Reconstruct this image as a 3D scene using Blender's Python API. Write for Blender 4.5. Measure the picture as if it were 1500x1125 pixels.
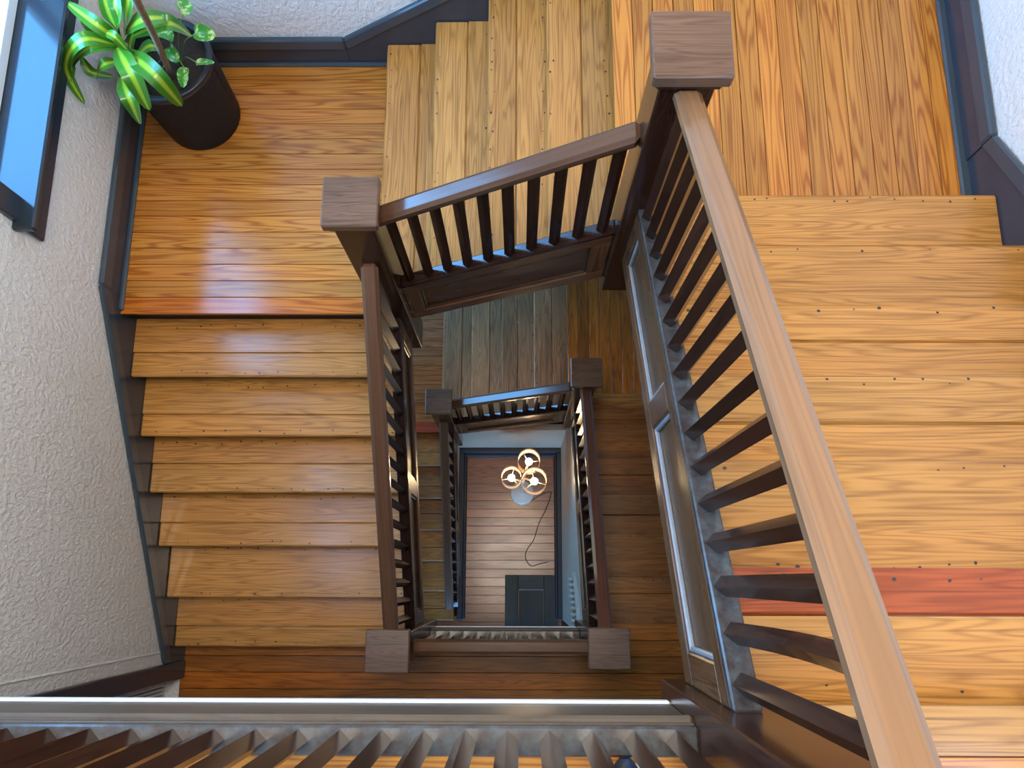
import bpy, math, random
from mathutils import Vector, Matrix
random.seed(7)
for o in list(bpy.data.objects):
    bpy.data.objects.remove(o, do_unlink=True)
COL = bpy.context.scene.collection
SC = bpy.context.scene

# ------------------------------------------------------------------ measures (metres, ground floor = 0)
RI = 0.175                      # riser
STORY = 19 * RI
CZ = 8.429                      # camera height
ZM, ZT = STORY, 2 * STORY       # middle floor, top floor
ZL, ZR = ZM + 7 * RI, ZM + 12 * RI   # west landing, east landing (upper storey)
GL, GN, GR = 0.2741, 0.2641, 0.2725
YL0, XN0, YR0 = 1.2775, -0.672, 1.395
WX0, WX1, WY0, WY1 = -0.597, 0.430, -0.310, 1.300   # newel / rail centre lines round the well
HP = 0.0725                     # half a newel post
XW, XE, YN, YS = -1.985, 1.780, 2.685, -3.2         # plaster faces
ZC = ZT + 2.95                  # top ceiling

# ------------------------------------------------------------------ camera
FPX = 1213.62
CR = Vector((0.9999626, 0.0028282, -0.0081723))
CU = Vector((-0.0008580, 0.9727942, 0.2316695))
CF = Vector((-0.0086052, 0.2316538, -0.9727602))
CP = Vector((0, 0, CZ))
cam = bpy.data.cameras.new('camera')
cam.sensor_width = 36; cam.lens = FPX / 1500 * 36; cam.clip_start = 0.02; cam.clip_end = 200
camo = bpy.data.objects.new('camera', cam); COL.objects.link(camo)
camo.matrix_world = Matrix(((CR.x, CU.x, -CF.x, CP.x), (CR.y, CU.y, -CF.y, CP.y), (CR.z, CU.z, -CF.z, CP.z), (0, 0, 0, 1)))
SC.camera = camo

def at(u, v, z=None, x=None, y=None):
    d = CR * ((u - 750) / FPX) - CU * ((v - 562.5) / FPX) + CF
    t = (z - CZ) / d.z if z is not None else (x / d.x if x is not None else y / d.y)
    return CP + d * t

# ------------------------------------------------------------------ sky, daylight, exposure
SC.view_settings.view_transform = 'Standard'
SC.view_settings.look = 'None'
SC.view_settings.gamma = 1
SC.view_settings.use_curve_mapping = False
SC.view_settings.exposure = 0.0
W = bpy.data.worlds.new('sky'); SC.world = W; W.use_nodes = True
wt = W.node_tree; wt.nodes.clear()
wo = wt.nodes.new('ShaderNodeOutputWorld'); wb = wt.nodes.new('ShaderNodeBackground')
tc = wt.nodes.new('ShaderNodeTexCoord'); sx = wt.nodes.new('ShaderNodeSeparateXYZ'); rp = wt.nodes.new('ShaderNodeValToRGB')
wt.links.new(tc.outputs['Generated'], sx.inputs[0]); wt.links.new(sx.outputs['Z'], rp.inputs[0])
rp.color_ramp.elements[0].position = 0.0; rp.color_ramp.elements[0].color = (0.10, 0.12, 0.10, 1)
rp.color_ramp.elements[1].position = 0.02; rp.color_ramp.elements[1].color = (0.20, 0.51, 1.0, 1)
e = rp.color_ramp.elements.new(0.5); e.color = (0.13, 0.44, 0.95, 1)
wt.links.new(rp.outputs[0], wb.inputs[0]); wb.inputs[1].default_value = 22.0
wt.links.new(wb.outputs[0], wo.inputs[0])

def area_light(name, loc, rot, sx_, sy_, power, color, portal=False):
    l = bpy.data.lights.new(name, 'AREA'); l.shape = 'RECTANGLE'; l.size = sx_; l.size_y = sy_
    l.energy = power; l.color = color
    if portal: l.cycles.is_portal = True
    o = bpy.data.objects.new(name, l); COL.objects.link(o); o.location = loc; o.rotation_euler = rot
    return o
# daylight falling through the frosted skylight over the well
area_light('skylight_daylight', (-0.08, 0.5, ZC + 0.10), (0, 0, 0), 1.5, 1.5, 145, (1.0, 0.88, 0.74))
for nm, y0, y1, z0, z1 in (('p1', 1.47, 2.45, 5.43, 7.2), ('p2', -0.15, 1.2, 6.98, 9.2), ('p3', 1.47, 2.45, 2.105, 3.875)):
    area_light('window_portal_' + nm, (-2.17, (y0 + y1) / 2, (z0 + z1) / 2), (0, math.radians(-90), 0), z1 - z0, y1 - y0, 1, (1, 1, 1), True)
area_light('window_portal_p6', (XE + 0.19, -1.6, ZT + 1.625), (0, math.radians(90), 0), 1.75, 1.8, 1, (1, 1, 1), True)
area_light('window_portal_p4', (-0.2, YS - 0.19, 1.25), (math.radians(-90), 0, math.radians(180)), 1.6, 2.3, 1, (1, 1, 1), True)

# ------------------------------------------------------------------ materials
def mat(name):
    m = bpy.data.materials.new(name); m.use_nodes = True
    nt = m.node_tree; b = nt.nodes['Principled BSDF']
    return m, nt, b
def N(nt, t, **k):
    n = nt.nodes.new(t)
    for a, v in k.items(): setattr(n, a, v)
    return n
def math_(nt, op, a, b=None, c=None):
    n = N(nt, 'ShaderNodeMath', operation=op)
    for i, v in enumerate((a, b, c)):
        if v is None: continue
        if hasattr(v, 'links') or hasattr(v, 'is_linked'): nt.links.new(v, n.inputs[i])
        else: n.inputs[i].default_value = v
    return n.outputs[0]
def mixc(nt, f, a, b, mode='MIX'):
    n = N(nt, 'ShaderNodeMix', data_type='RGBA', blend_type=mode)
    for s, v in ((n.inputs['Factor'], f), (n.inputs[6], a), (n.inputs[7], b)):
        if hasattr(v, 'is_linked'): nt.links.new(v, s)
        else: s.default_value = v
    return n.outputs[2]
def grain_vec(nt, scale):
    a = N(nt, 'ShaderNodeAttribute', attribute_name='gc')
    oi = N(nt, 'ShaderNodeObjectInfo')
    mul = N(nt, 'ShaderNodeVectorMath', operation='SCALE'); mul.inputs[0].default_value = (37, 91, 53)
    nt.links.new(oi.outputs['Random'], mul.inputs['Scale'])
    add = N(nt, 'ShaderNodeVectorMath', operation='ADD')
    nt.links.new(a.outputs['Vector'], add.inputs[0]); nt.links.new(mul.outputs[0], add.inputs[1])
    s = N(nt, 'ShaderNodeVectorMath', operation='MULTIPLY'); s.inputs[1].default_value = scale
    nt.links.new(add.outputs[0], s.inputs[0])
    return s.outputs[0]
def noise(nt, vec, scale=1, detail=3, rough=0.5):
    n = N(nt, 'ShaderNodeTexNoise'); n.inputs['Scale'].default_value = scale
    n.inputs['Detail'].default_value = detail; n.inputs['Roughness'].default_value = rough
    nt.links.new(vec, n.inputs['Vector']); return n.outputs['Fac']
def ramp(nt, fac, stops):
    r = N(nt, 'ShaderNodeValToRGB'); cr = r.color_ramp
    for i, (p, c) in enumerate(stops):
        e = cr.elements[i] if i < 2 else cr.elements.new(p)
        e.position = p; e.color = c if len(c) == 4 else (*c, 1)
    nt.links.new(fac, r.inputs[0]); return r.outputs[0]
def g3(v): return (v, v, v, 1)

def wood(name, light, dark, K=9.0, ring=0.6, blotch=0.35, rough=0.28, lengthy=(0.9, 9, 9), pore=0.35, bump=0.08, coat=0.0, dust=None, spec=0.5):
    m, nt, b = mat(name); b.inputs['Specular IOR Level'].default_value = spec
    v1 = grain_vec(nt, lengthy)
    n1 = noise(nt, v1, 1.0, 2, 0.45)
    bands = math_(nt, 'SINE', math_(nt, 'MULTIPLY', n1, K * 6.283))
    bands = math_(nt, 'MULTIPLY_ADD', bands, 0.5, 0.5)
    bands = math_(nt, 'POWER', bands, 2.2)
    v2 = grain_vec(nt, (2.2, 130, 130)); fib = noise(nt, v2, 1.0, 3, 0.6)
    v3 = grain_vec(nt, (1.1, 5, 5)); blo = noise(nt, v3, 1.0, 3, 0.55)
    c = mixc(nt, math_(nt, 'MULTIPLY', bands, ring), (*light, 1), (*dark, 1))
    f2 = ramp(nt, fib, [(0.50, g3(0)), (0.72, g3(1))])
    c = mixc(nt, math_(nt, 'MULTIPLY', f2, pore), c, (*[x * 0.45 for x in dark], 1))
    bl = ramp(nt, blo, [(0.35, g3(1.0)), (0.75, g3(1.0 - blotch))])
    c = mixc(nt, 1.0, c, bl, 'MULTIPLY')
    oi = N(nt, 'ShaderNodeObjectInfo')
    c = mixc(nt, 1.0, c, oi.outputs['Color'], 'MULTIPLY')
    if dust:
        geo = N(nt, 'ShaderNodeNewGeometry')
        dn = noise(nt, geo.outputs['Position'], 28, 5, 0.65)
        c = mixc(nt, ramp(nt, dn, [(0.36, g3(0.15)), (0.66, g3(0.9))]), c, (*dust, 1))
    nt.links.new(c, b.inputs['Base Color'])
    rr = math_(nt, 'MULTIPLY_ADD', blo, 0.22, rough - 0.08)
    nt.links.new(rr, b.inputs['Roughness'])
    b.inputs['Coat Weight'].default_value = coat; b.inputs['Coat Roughness'].default_value = 0.12
    if bump:
        bp = N(nt, 'ShaderNodeBump'); bp.inputs['Strength'].default_value = bump; bp.inputs['Distance'].default_value = 0.002
        nt.links.new(fib, bp.inputs['Height']); nt.links.new(bp.outputs[0], b.inputs['Normal'])
    return m
def plain(name, col, rough=0.5, metal=0.0, nscale=0, namp=0.15, bump=0.0, emit=None, estr=0, coat=0, spec=0.5):
    m, nt, b = mat(name); b.inputs['Specular IOR Level'].default_value = spec
    b.inputs['Base Color'].default_value = (*col, 1); b.inputs['Roughness'].default_value = rough; b.inputs['Metallic'].default_value = metal
    b.inputs['Coat Weight'].default_value = coat
    if nscale:
        tcn = N(nt, 'ShaderNodeTexCoord'); f = noise(nt, tcn.outputs['Object'], nscale, 4, 0.6)
        c = mixc(nt, f, (*[x * (1 - namp) for x in col], 1), (*[min(1, x * (1 + namp)) for x in col], 1))
        nt.links.new(c, b.inputs['Base Color'])
        if bump:
            bp = N(nt, 'ShaderNodeBump'); bp.inputs['Strength'].default_value = bump; bp.inputs['Distance'].default_value = 0.004
            nt.links.new(f, bp.inputs['Height']); nt.links.new(bp.outputs[0], b.inputs['Normal'])
    if emit:
        b.inputs['Emission Color'].default_value = (*emit, 1); b.inputs['Emission Strength'].default_value = estr
    return m
def plaster(name, col):
    m, nt, b = mat(name)
    geo = N(nt, 'ShaderNodeNewGeometry')
    s = N(nt, 'ShaderNodeVectorMath', operation='MULTIPLY'); s.inputs[1].default_value = (1, 1, 0.6)
    nt.links.new(geo.outputs['Position'], s.inputs[0])
    a = noise(nt, s.outputs[0], 55, 3, 0.55); c2 = noise(nt, s.outputs[0], 6, 3, 0.5)
    sh = ramp(nt, a, [(0.40, g3(0)), (0.62, g3(1))])
    h = math_(nt, 'MULTIPLY_ADD', c2, 0.6, sh)
    bp = N(nt, 'ShaderNodeBump'); bp.inputs['Strength'].default_value = 0.55; bp.inputs['Distance'].default_value = 0.005
    nt.links.new(h, bp.inputs['Height']); nt.links.new(bp.outputs[0], b.inputs['Normal'])
    cc = mixc(nt, c2, (*[x * 0.93 for x in col], 1), (*col, 1)); nt.links.new(cc, b.inputs['Base Color'])
    b.inputs['Roughness'].default_value = 0.55
    return m
M = {}
M['oak'] = wood('oak_tread', (0.56, 0.272, 0.070), (0.26, 0.100, 0.021), K=17, ring=0.5, blotch=0.25, rough=0.19, lengthy=(0.8, 13, 13), pore=0.6)
M['pine'] = wood('heart_pine', (0.60, 0.245, 0.042), (0.29, 0.066, 0.008), K=17, ring=0.7, blotch=0.22, rough=0.16, lengthy=(0.6, 11, 11), pore=0.3)
M['oldshadeoak'] = wood('worn_shaded_oak', (0.56, 0.20, 0.044), (0.20, 0.058, 0.012), K=15, ring=0.5, blotch=0.6, rough=0.26, lengthy=(0.8, 13, 13), pore=0.6)  # worn oak, stained darker partly to stand in for the lower flights' shade
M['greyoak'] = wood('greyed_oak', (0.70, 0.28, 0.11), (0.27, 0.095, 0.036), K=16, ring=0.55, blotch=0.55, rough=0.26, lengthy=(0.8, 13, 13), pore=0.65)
M['redpine'] = wood('dark_red_pine', (0.34, 0.10, 0.040), (0.13, 0.030, 0.014), K=15, ring=0.45, blotch=0.45, rough=0.2, lengthy=(0.7, 12, 12), pore=0.4)
M['dark'] = wood('dark_stained_oak', (0.038, 0.014, 0.008), (0.013, 0.005, 0.003), K=14, ring=0.55, blotch=0.35, rough=0.17, lengthy=(1.2, 22, 22), pore=0.4, spec=0.3)
M['railing'] = wood('handrail_oak', (0.135, 0.066, 0.036), (0.06, 0.027, 0.015), K=9, ring=0.22, blotch=0.3, rough=0.13, lengthy=(0.8, 16, 16), pore=0.25, bump=0.03)
M['cap'] = wood('newel_cap_oak', (0.175, 0.098, 0.062), (0.065, 0.034, 0.021), K=15, ring=0.5, blotch=0.35, rough=0.26, lengthy=(1.6, 26, 26), pore=0.5, spec=0.4)
M['string'] = wood('stringer_oak', (0.17, 0.074, 0.030), (0.045, 0.017, 0.007), K=14, ring=0.55, blotch=0.45, rough=0.24, lengthy=(0.7, 18, 18), pore=0.5, spec=0.35)
M['shoe'] = wood('dusty_base_rail', (0.05, 0.028, 0.02), (0.03, 0.016, 0.012), K=10, ring=0.5, blotch=0.3, rough=0.17, pore=0.4, bump=0.03, dust=(0.075, 0.086, 0.088), spec=0.45)
M['shoe_clean'] = wood('varnished_base_rail', (0.035, 0.016, 0.011), (0.015, 0.007, 0.005), K=10, ring=0.4, blotch=0.3, rough=0.12, pore=0.3, bump=0.0)
M['fascia'] = wood('dusty_fascia_oak', (0.13, 0.088, 0.055), (0.07, 0.042, 0.025), K=12, ring=0.5, blotch=0.3, rough=0.35, pore=0.5, dust=(0.10, 0.08, 0.06), spec=0.2)
M['slate'] = plain('slate_gloss_paint', (0.034, 0.046, 0.066), 0.2, nscale=3, namp=0.1, spec=0.4)
M['slate_sill'] = plain('slate_gloss_sill_paint', (0.02, 0.03, 0.04), 0.12, nscale=3, namp=0.1)
M['navy'] = plain('dark_navy_paint', (0.012, 0.018, 0.028), 0.45, nscale=3, namp=0.2, spec=0.3)
M['beige'] = plaster('beige_plaster', (0.60, 0.50, 0.38))
M['slatecap'] = plain('slate_paint_sheen_cap', (0.048, 0.068, 0.088), 0.14, nscale=3, namp=0.1)  # lighter slate with the bluish sky sheen on moulding tops put into the colour
M['plaster'] = plaster('textured_plaster', (0.88, 0.87, 0.84))
M['white'] = plain('white_paint', (0.80, 0.80, 0.78), 0.4, nscale=4, namp=0.04)
M['ceil'] = plain('ceiling_paint', (0.80, 0.79, 0.76), 0.7, nscale=4, namp=0.03)
M['gap'] = plain('dark_underfloor', (0.02, 0.012, 0.008), 0.8, nscale=5)
M['nail'] = plain('iron_nail', (0.025, 0.02, 0.018), 0.5, nscale=50)
M['bead'] = plain('highlight_bead', (0.26, 0.27, 0.28), 0.35, nscale=20, namp=0.3)  # pale blue-grey stands in for the highlight along the panel moulding
M['bead_dark'] = plain('varnished_bead', (0.05, 0.03, 0.02), 0.2, nscale=20, namp=0.3)
def glass():
    m, nt, b = mat('window_glass'); nt.nodes.remove(b)
    o = nt.nodes['Material Output']; t = N(nt, 'ShaderNodeBsdfTransparent'); g = N(nt, 'ShaderNodeBsdfGlossy'); g.inputs['Roughness'].default_value = 0.02
    mx = N(nt, 'ShaderNodeMixShader'); mx.inputs[0].default_value = 0.06
    nt.links.new(t.outputs[0], mx.inputs[1]); nt.links.new(g.outputs[0], mx.inputs[2]); nt.links.new(mx.outputs[0], o.inputs[0])
    return m
M['glass'] = glass()

# ------------------------------------------------------------------ mesh helpers
class MB:
    """collects shapes; build() links them as ONE mesh object. gc = grain coordinate (x along the grain)."""
    def __init__(s): s.v = []; s.f = []; s.g = []; s.sm = []
    def add(s, verts, faces, gc=None, smooth=False, xf=None):
        o = len(s.v)
        for i, p in enumerate(verts):
            s.g.append(gc[i] if gc else p)
            s.v.append(xf(*p) if xf else p)
        for f in faces: s.f.append([o + i for i in f]); s.sm.append(smooth)
        return s
    def box(s, x0, x1, y0, y1, z0, z1, b=0.0, ax=0, xf=None):
        def g(p): return (p[ax], p[(ax + 1) % 3], p[(ax + 2) % 3])
        if b <= 0:
            vs = [(x, y, z) for x in (x0, x1) for y in (y0, y1) for z in (z0, z1)]
            fs = [(0, 1, 3, 2), (4, 6, 7, 5), (0, 4, 5, 1), (2, 3, 7, 6), (0, 2, 6, 4), (1, 5, 7, 3)]
            return s.add(vs, fs, [g(p) for p in vs], False, xf)
        b = min(b, (x1 - x0) * .49, (y1 - y0) * .49, (z1 - z0) * .49)
        vs = []; idx = {}
        X, Y, Z = (x0, x1), (y0, y1), (z0, z1)
        for i in (0, 1):
            for j in (0, 1):
                for k in (0, 1):
                    q = (X[i], Y[j], Z[k]); d = (b if i == 0 else -b, b if j == 0 else -b, b if k == 0 else -b)
                    for a in range(3):   # vertex lying on face 'a'
                        idx[(i, j, k, a)] = len(vs)
                        vs.append(tuple(q[c] + (0 if c == a else d[c]) for c in range(3)))
        fs = []
        for a in range(3):
            c1, c2 = (a + 1) % 3, (a + 2) % 3
            for sgn in (0, 1):
                def key(m, n):
                    t = [0, 0, 0]; t[a] = sgn; t[c1] = m; t[c2] = n; return (*t, a)
                q = [idx[key(0, 0)], idx[key(1, 0)], idx[key(1, 1)], idx[key(0, 1)]]
                fs.append(q if sgn else q[::-1])
        for a in range(3):               # bevels along axis a
            c1, c2 = (a + 1) % 3, (a + 2) % 3
            for m in (0, 1):
                for n in (0, 1):
                    def kk(e, face):
                        t = [0, 0, 0]; t[a] = e; t[c1] = m; t[c2] = n; return idx[(*t, face)]
                    q = [kk(0, c1), kk(1, c1), kk(1, c2), kk(0, c2)]
                    fs.append(q if (m ^ n) else q[::-1])
        for i in (0, 1):
            for j in (0, 1):
                for k in (0, 1):
                    q = [idx[(i, j, k, 0)], idx[(i, j, k, 1)], idx[(i, j, k, 2)]]
                    fs.append(q if (i + j + k) % 2 else q[::-1])
        return s.add(vs, fs, [g(p) for p in vs], False, xf)
    def tube(s, pts, rad, n=8, cap=True):
        pts = [Vector(p) for p in pts]; R = rad if isinstance(rad, (list, tuple)) else [rad] * len(pts)
        vs = []; fs = []; gc = []; L = 0; ref = None
        for i, p in enumerate(pts):
            d = (pts[min(i + 1, len(pts) - 1)] - pts[max(i - 1, 0)]).normalized()
            if ref is None: ref = d.orthogonal().normalized()
            ref = (ref - d * ref.dot(d)).normalized(); w = d.cross(ref)
            if i: L += (p - pts[i - 1]).length
            for k in range(n):
                a = 2 * math.pi * k / n
                vs.append(tuple(p + (ref * math.cos(a) + w * math.sin(a)) * R[i])); gc.append((L, math.cos(a) * R[i], math.sin(a) * R[i]))
        for i in range(len(pts) - 1):
            for k in range(n):
                a, b2 = i * n + k, i * n + (k + 1) % n
                fs.append((a, b2, b2 + n, a + n))
        if cap: fs.append(tuple(range(n))[::-1]); fs.append(tuple((len(pts) - 1) * n + k for k in range(n)))
        return s.add(vs, fs, gc, True)
    def lathe(s, prof, n=48, c=(0, 0, 0)):
        vs = []; fs = []; gc = []
        for i, (r, z) in enumerate(prof):
            for k in range(n):
                a = 2 * math.pi * k / n
                vs.append((c[0] + r * math.cos(a), c[1] + r * math.sin(a), c[2] + z)); gc.append((a, z, r))
        for i in range(len(prof) - 1):
            for k in range(n):
                a, b2 = i * n + k, i * n + (k + 1) % n
                fs.append((a, b2, b2 + n, a + n))
        return s.add(vs, fs, gc, True)
    def build(s, name, m, parent=None, color=None, origin=None):
        me = bpy.data.meshes.new(name)
        o_ = Vector(origin) if origin is not None else Vector((0, 0, 0))
        me.from_pydata([tuple(Vector(p) - o_) for p in s.v], [], s.f); me.validate(clean_customdata=False)
        at_ = me.attributes.new('gc', 'FLOAT_VECTOR', 'POINT')
        if len(me.vertices) == len(s.g): at_.data.foreach_set('vector', [c for p in s.g for c in p])
        if any(s.sm) and len(me.polygons) == len(s.sm): me.polygons.foreach_set('use_smooth', s.sm)
        me.materials.append(M[m] if isinstance(m, str) else m)
        me.update()
        o = bpy.data.objects.new(name, me); COL.objects.link(o); o.location = o_
        if parent is not None:
            o.parent = parent; o.matrix_parent_inverse = Matrix.Translation(-parent_loc(parent))
        if color: o.color = (*color, 1)
        return o
def parent_loc(p):
    l = Vector(p.location)
    while p.parent is not None: p = p.parent      # parts keep identity offsets, only the root carries a location
    return Vector(p.location) if p is not None else l
def empty(name, loc):
    o = bpy.data.objects.new(name, None); COL.objects.link(o); o.location = loc; o.empty_display_size = 0.1
    return o
def tag(o, label=None, cat=None, group=None, kind=None):
    if label: o['label'] = label
    if cat: o['category'] = cat
    if group: o['group'] = group
    if kind: o['kind'] = kind
    return o
def thing(name, loc, label, cat, group=None): return tag(empty(name, loc), label, cat, group)
def part(mb, name, m, parent, color=None):
    # mesh written in world coordinates, parented to an Empty that only has a translation
    o = mb.build(name, m, None, color)
    root = parent
    o.parent = parent
    o.matrix_parent_inverse = Matrix.Identity(4)
    off = Vector((0, 0, 0)); q = parent
    while q is not None: off += Vector(q.location); q = q.parent
    o.location = -off
    return o
def tone(a=0.14, warm=0.05):
    k = 1 + random.uniform(-a, a); w = random.uniform(-warm, warm)
    return (k * (1 + w), k, k * (1 - w))
def structure(mb, name, m, label=None): return tag(mb.build(name, m), label or None, None, None, 'structure')

# ------------------------------------------------------------------ floors and landings with their boards
def boards(parent, x0, x1, y0, y1, z, axis, width, m, first=0.0, bw=0.0, colors=None, tones=0.14, th=0.022):
    """boards of a floor: long side along axis 'x' or 'y'"""
    a, b = (y0, y1) if axis == 'x' else (x0, x1)
    n = max(1, round((b - a) / width)); w = (b - a) / n
    for i in range(n):
        c0, c1 = a + i * w + 0.0012, a + (i + 1) * w - 0.0012
        mb = MB(); off = random.uniform(-20, 20)
        if axis == 'x': mb.box(x0, x1, c0, c1, z - th, z, 0.0016)
        else: mb.box(x0, x1, y0, y1, 0, 0, 0) if False else mb.box(c0, c1, y0, y1, z - th, z, 0.0016, ax=1)
        mb.g = [(g[0] + off, g[1], g[2]) for g in mb.g]
        col = colors[i % len(colors)] if colors else tone(tones)
        part(mb, 'floor_board', m, parent, col)

fl = structure(MB().box(XW, XE, YS, YN, -0.3, -0.023), 'floor_ground', 'gap', 'dark wine-brown boarded ground floor at the bottom of the stairwell')
boards(fl, WX0, WX1 - 0.01, -1.4, WY1, 0, 'x', 0.085, 'redpine', tones=0.2)
boards(fl, XW, WX0, YS, -0.33, 0, 'x', 0.12, 'redpine')
boards(fl, WX0, XE, YS, -1.4, 0, 'x', 0.12, 'redpine')
fm = structure(MB().box(XW, XE, YS, -0.337, ZM - 0.33, ZM - 0.023), 'floor_middle', 'gap', 'dark orange-brown boarded middle floor behind the level balustrade')
boards(fm, XW, XE, YS, -0.337, ZM, 'x', 0.092, 'oldshadeoak', colors=[(0.92, 0.92, 0.6), (1.02, 0.88, 0.5), (0.85, 0.85, 0.65)])
boards(fm, WX1 + 0.035, 1.763, -0.337, YR0 - 6 * GR, ZM, 'x', 0.097, 'oldshadeoak', colors=[(1.1, 1.0, 0.6)])
ft = structure(MB().box(XW, XE, YS, -0.337, ZT - 0.33, ZT - 0.023), 'floor_top', 'gap', 'orange boarded top floor behind the near balustrade')
boards(ft, XW, XE, YS, -0.337, ZT, 'x', 0.088, 'pine')
boards(ft, WX1 + 0.035, 1.763, -0.337, YR0 - 6 * GR, ZT, 'x', 0.097, 'oak')
for dz, pm, tag_ in ((0, 'pine', 'upper'), (-STORY, 'redpine', 'lower')):
    zl, zr = ZL + dz, ZR + dz
    a = structure(MB().box(XW, XN0 + 0.03, YL0 + 0.03, YN, zl - 0.25, zl - 0.023), 'floor_west_landing_' + tag_, 'gap',
                  'orange boarded landing carrying the potted plant' if dz == 0 else 'red-brown boarded landing below the plant landing')
    cols = None
    if dz: cols = [(1.15, 0.55, 0.85)] + [tone(0.15) for _ in range(15)]
    else: cols = [(1.0, 0.78, 0.55)] + [tone(0.12, 0.06) for _ in range(15)]
    M_ = pm
    boards(a, -1.968, XN0 + 0.035, YL0, YN - 0.02, zl, 'x', 0.086, 'pine', colors=[tuple(c * (1.0 if dz == 0 else k_) for c, k_ in zip(q, (0.95, 0.62, 0.9))) for q in cols])
    b = structure(MB().box(XN0 + 4 * GN + 0.03, XE, YR0 - 0.03, YN, zr - 0.25, zr - 0.023), 'floor_east_landing_' + tag_, 'gap',
                  'golden pine landing at the head of the short flight' if dz == 0 else 'brown boarded landing at the head of the grey flight')
    boards(b, XN0 + 4 * GN, 1.750, YR0 - 0.035, YN - 0.02, zr, 'y', 0.085, 'pine' if dz == 0 else 'oldshadeoak', colors=None if dz == 0 else [(1.5, 1.05, 0.6), (1.3, 0.9, 0.55), (1.6, 1.1, 0.6)], tones=0.12)

# ------------------------------------------------------------------ walls
def holed_wall(name, axis, c0, c1, a0, a1, z0, z1, holes, m, label):
    """wall slab between c0..c1 on its thin axis, spanning a0..a1 and z0..z1 with rectangular openings"""
    mb = MB()
    as_ = sorted({a0, a1, *[h[0] for h in holes], *[h[1] for h in holes]}); zs = sorted({z0, z1, *[h[2] for h in holes], *[h[3] for h in holes]})
    for i in range(len(as_) - 1):
        for j in range(len(zs) - 1):
            ca, cz = (as_[i] + as_[i + 1]) / 2, (zs[j] + zs[j + 1]) / 2
            if any(h[0] < ca < h[1] and h[2] < cz < h[3] for h in holes): continue
            if axis == 'x': mb.box(c0, c1, as_[i], as_[i + 1], zs[j], zs[j + 1])
            else: mb.box(as_[i], as_[i + 1], c0, c1, zs[j], zs[j + 1])
    return structure(mb, name, m, label)
WIN = (1.47, 2.45, 5.43, 7.2); WIN2 = (-0.15, 1.2, 6.98, 9.2); WIN3 = (1.47, 2.45, 5.43 - STORY, 7.2 - STORY)
DOOR = (-1.50, -0.555, ZM, ZM + 2.1)
holed_wall('wall_west', 'x', XW - 0.17, XW, YS, YN, 0, ZC, [WIN, WIN2, WIN3, DOOR], 'plaster', 'pale textured plaster wall beside the plant landing')
wn = holed_wall('wall_north', 'y', YN, YN + 0.17, XW - 0.17, XE + 0.17, 0, ZC, [], 'plaster', 'pale textured plaster wall behind the potted plant')
FILL_WIN6 = (-2.5, -0.7, ZT + 0.75, ZT + 2.5)  # opening of the added, unseen east window
holed_wall('wall_east', 'x', XE, XE + 0.17, YS, YN, 0, ZC, [FILL_WIN6], 'plaster', 'pale plaster wall above the widest treads')
SDOOR = (-1.0, 0.6, 0.1, 2.4)
holed_wall('wall_south', 'y', YS - 0.17, YS, XW - 0.17, XE + 0.17, 0, ZC, [SDOOR], 'plaster', 'plaster wall behind the floors')
# plaster corner ridge near the doorway
r_ = MB().box(XW - 0.004, XW + 0.006, -0.395, -0.383, ZM + 0.28, ZT - 0.33, 0.004); structure(r_, 'trim_1', 'plaster', 'raised plaster ridge beside the dark door casing')
# walls closing the well below the lower flights
structure(MB().box(WX0 - 0.02, WX1 + 0.02, WY1 + 0.005, WY1 + 0.06, 0, ZL - STORY - 0.05), 'wall_well_north', 'beige', 'beige plaster wall under the short grey flight')
def slope_wall(x0, x1, ya, yb, za, zb, name, label):
    mb = MB(); vs = [(x0, ya, 0), (x1, ya, 0), (x1, yb, 0), (x0, yb, 0), (x0, ya, za), (x1, ya, za), (x1, yb, zb), (x0, yb, zb)]
    mb.add(vs, [(3, 2, 1, 0), (4, 5, 6, 7), (0, 1, 5, 4), (1, 2, 6, 5), (2, 3, 7, 6), (3, 0, 4, 7)]); structure(mb, name, 'beige', label)
zr_n = lambda y: ZR + RI + (YR0 - y) / GR * RI
zl_n = lambda y: ZL - (YL0 - y) / GL * RI
zn_n = lambda x: ZL + RI + (x - XN0) / GN * RI
slope_wall(WX1 - 0.012, WX1 + 0.04, -0.36, WY1 + 0.03, zr_n(-0.36) - STORY - 0.30, zr_n(WY1) - STORY - 0.30, 'wall_well_east', 'plaster wall under the lower east flight, lit blue by daylight')
slope_wall(WX0 - 0.04, WX0 + 0.0, -0.05, WY1 + 0.03, max(0.02, zl_n(-0.05) - STORY - 0.30), zl_n(WY1) - STORY - 0.30, 'wall_well_west', 'plaster wall under the lower west flight')
for nm, bx in (('baseboard_well_north', (WX0, WX1 - 0.012, WY1 - 0.045, WY1 + 0.005, 0, 0.2)), ('baseboard_well_east', (WX1 - 0.057, WX1 - 0.012, -0.36, WY1 - 0.045, 0, 0.2)),
               ('baseboard_well_west', (WX0, WX0 + 0.050, -0.36, WY1 - 0.045, 0, 0.2))):
    mb = MB().box(*bx, 0.006)
    d = 0.02
    mb.box(bx[0] - (d if 'east' in nm else 0), bx[1] + (d if 'west' in nm else 0), bx[2] - (d if 'north' in nm else 0), bx[3], 0, 0.05, 0.008)
    structure(mb, nm, 'navy', 'dark slate-blue baseboard round the bottom of the well')
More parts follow.
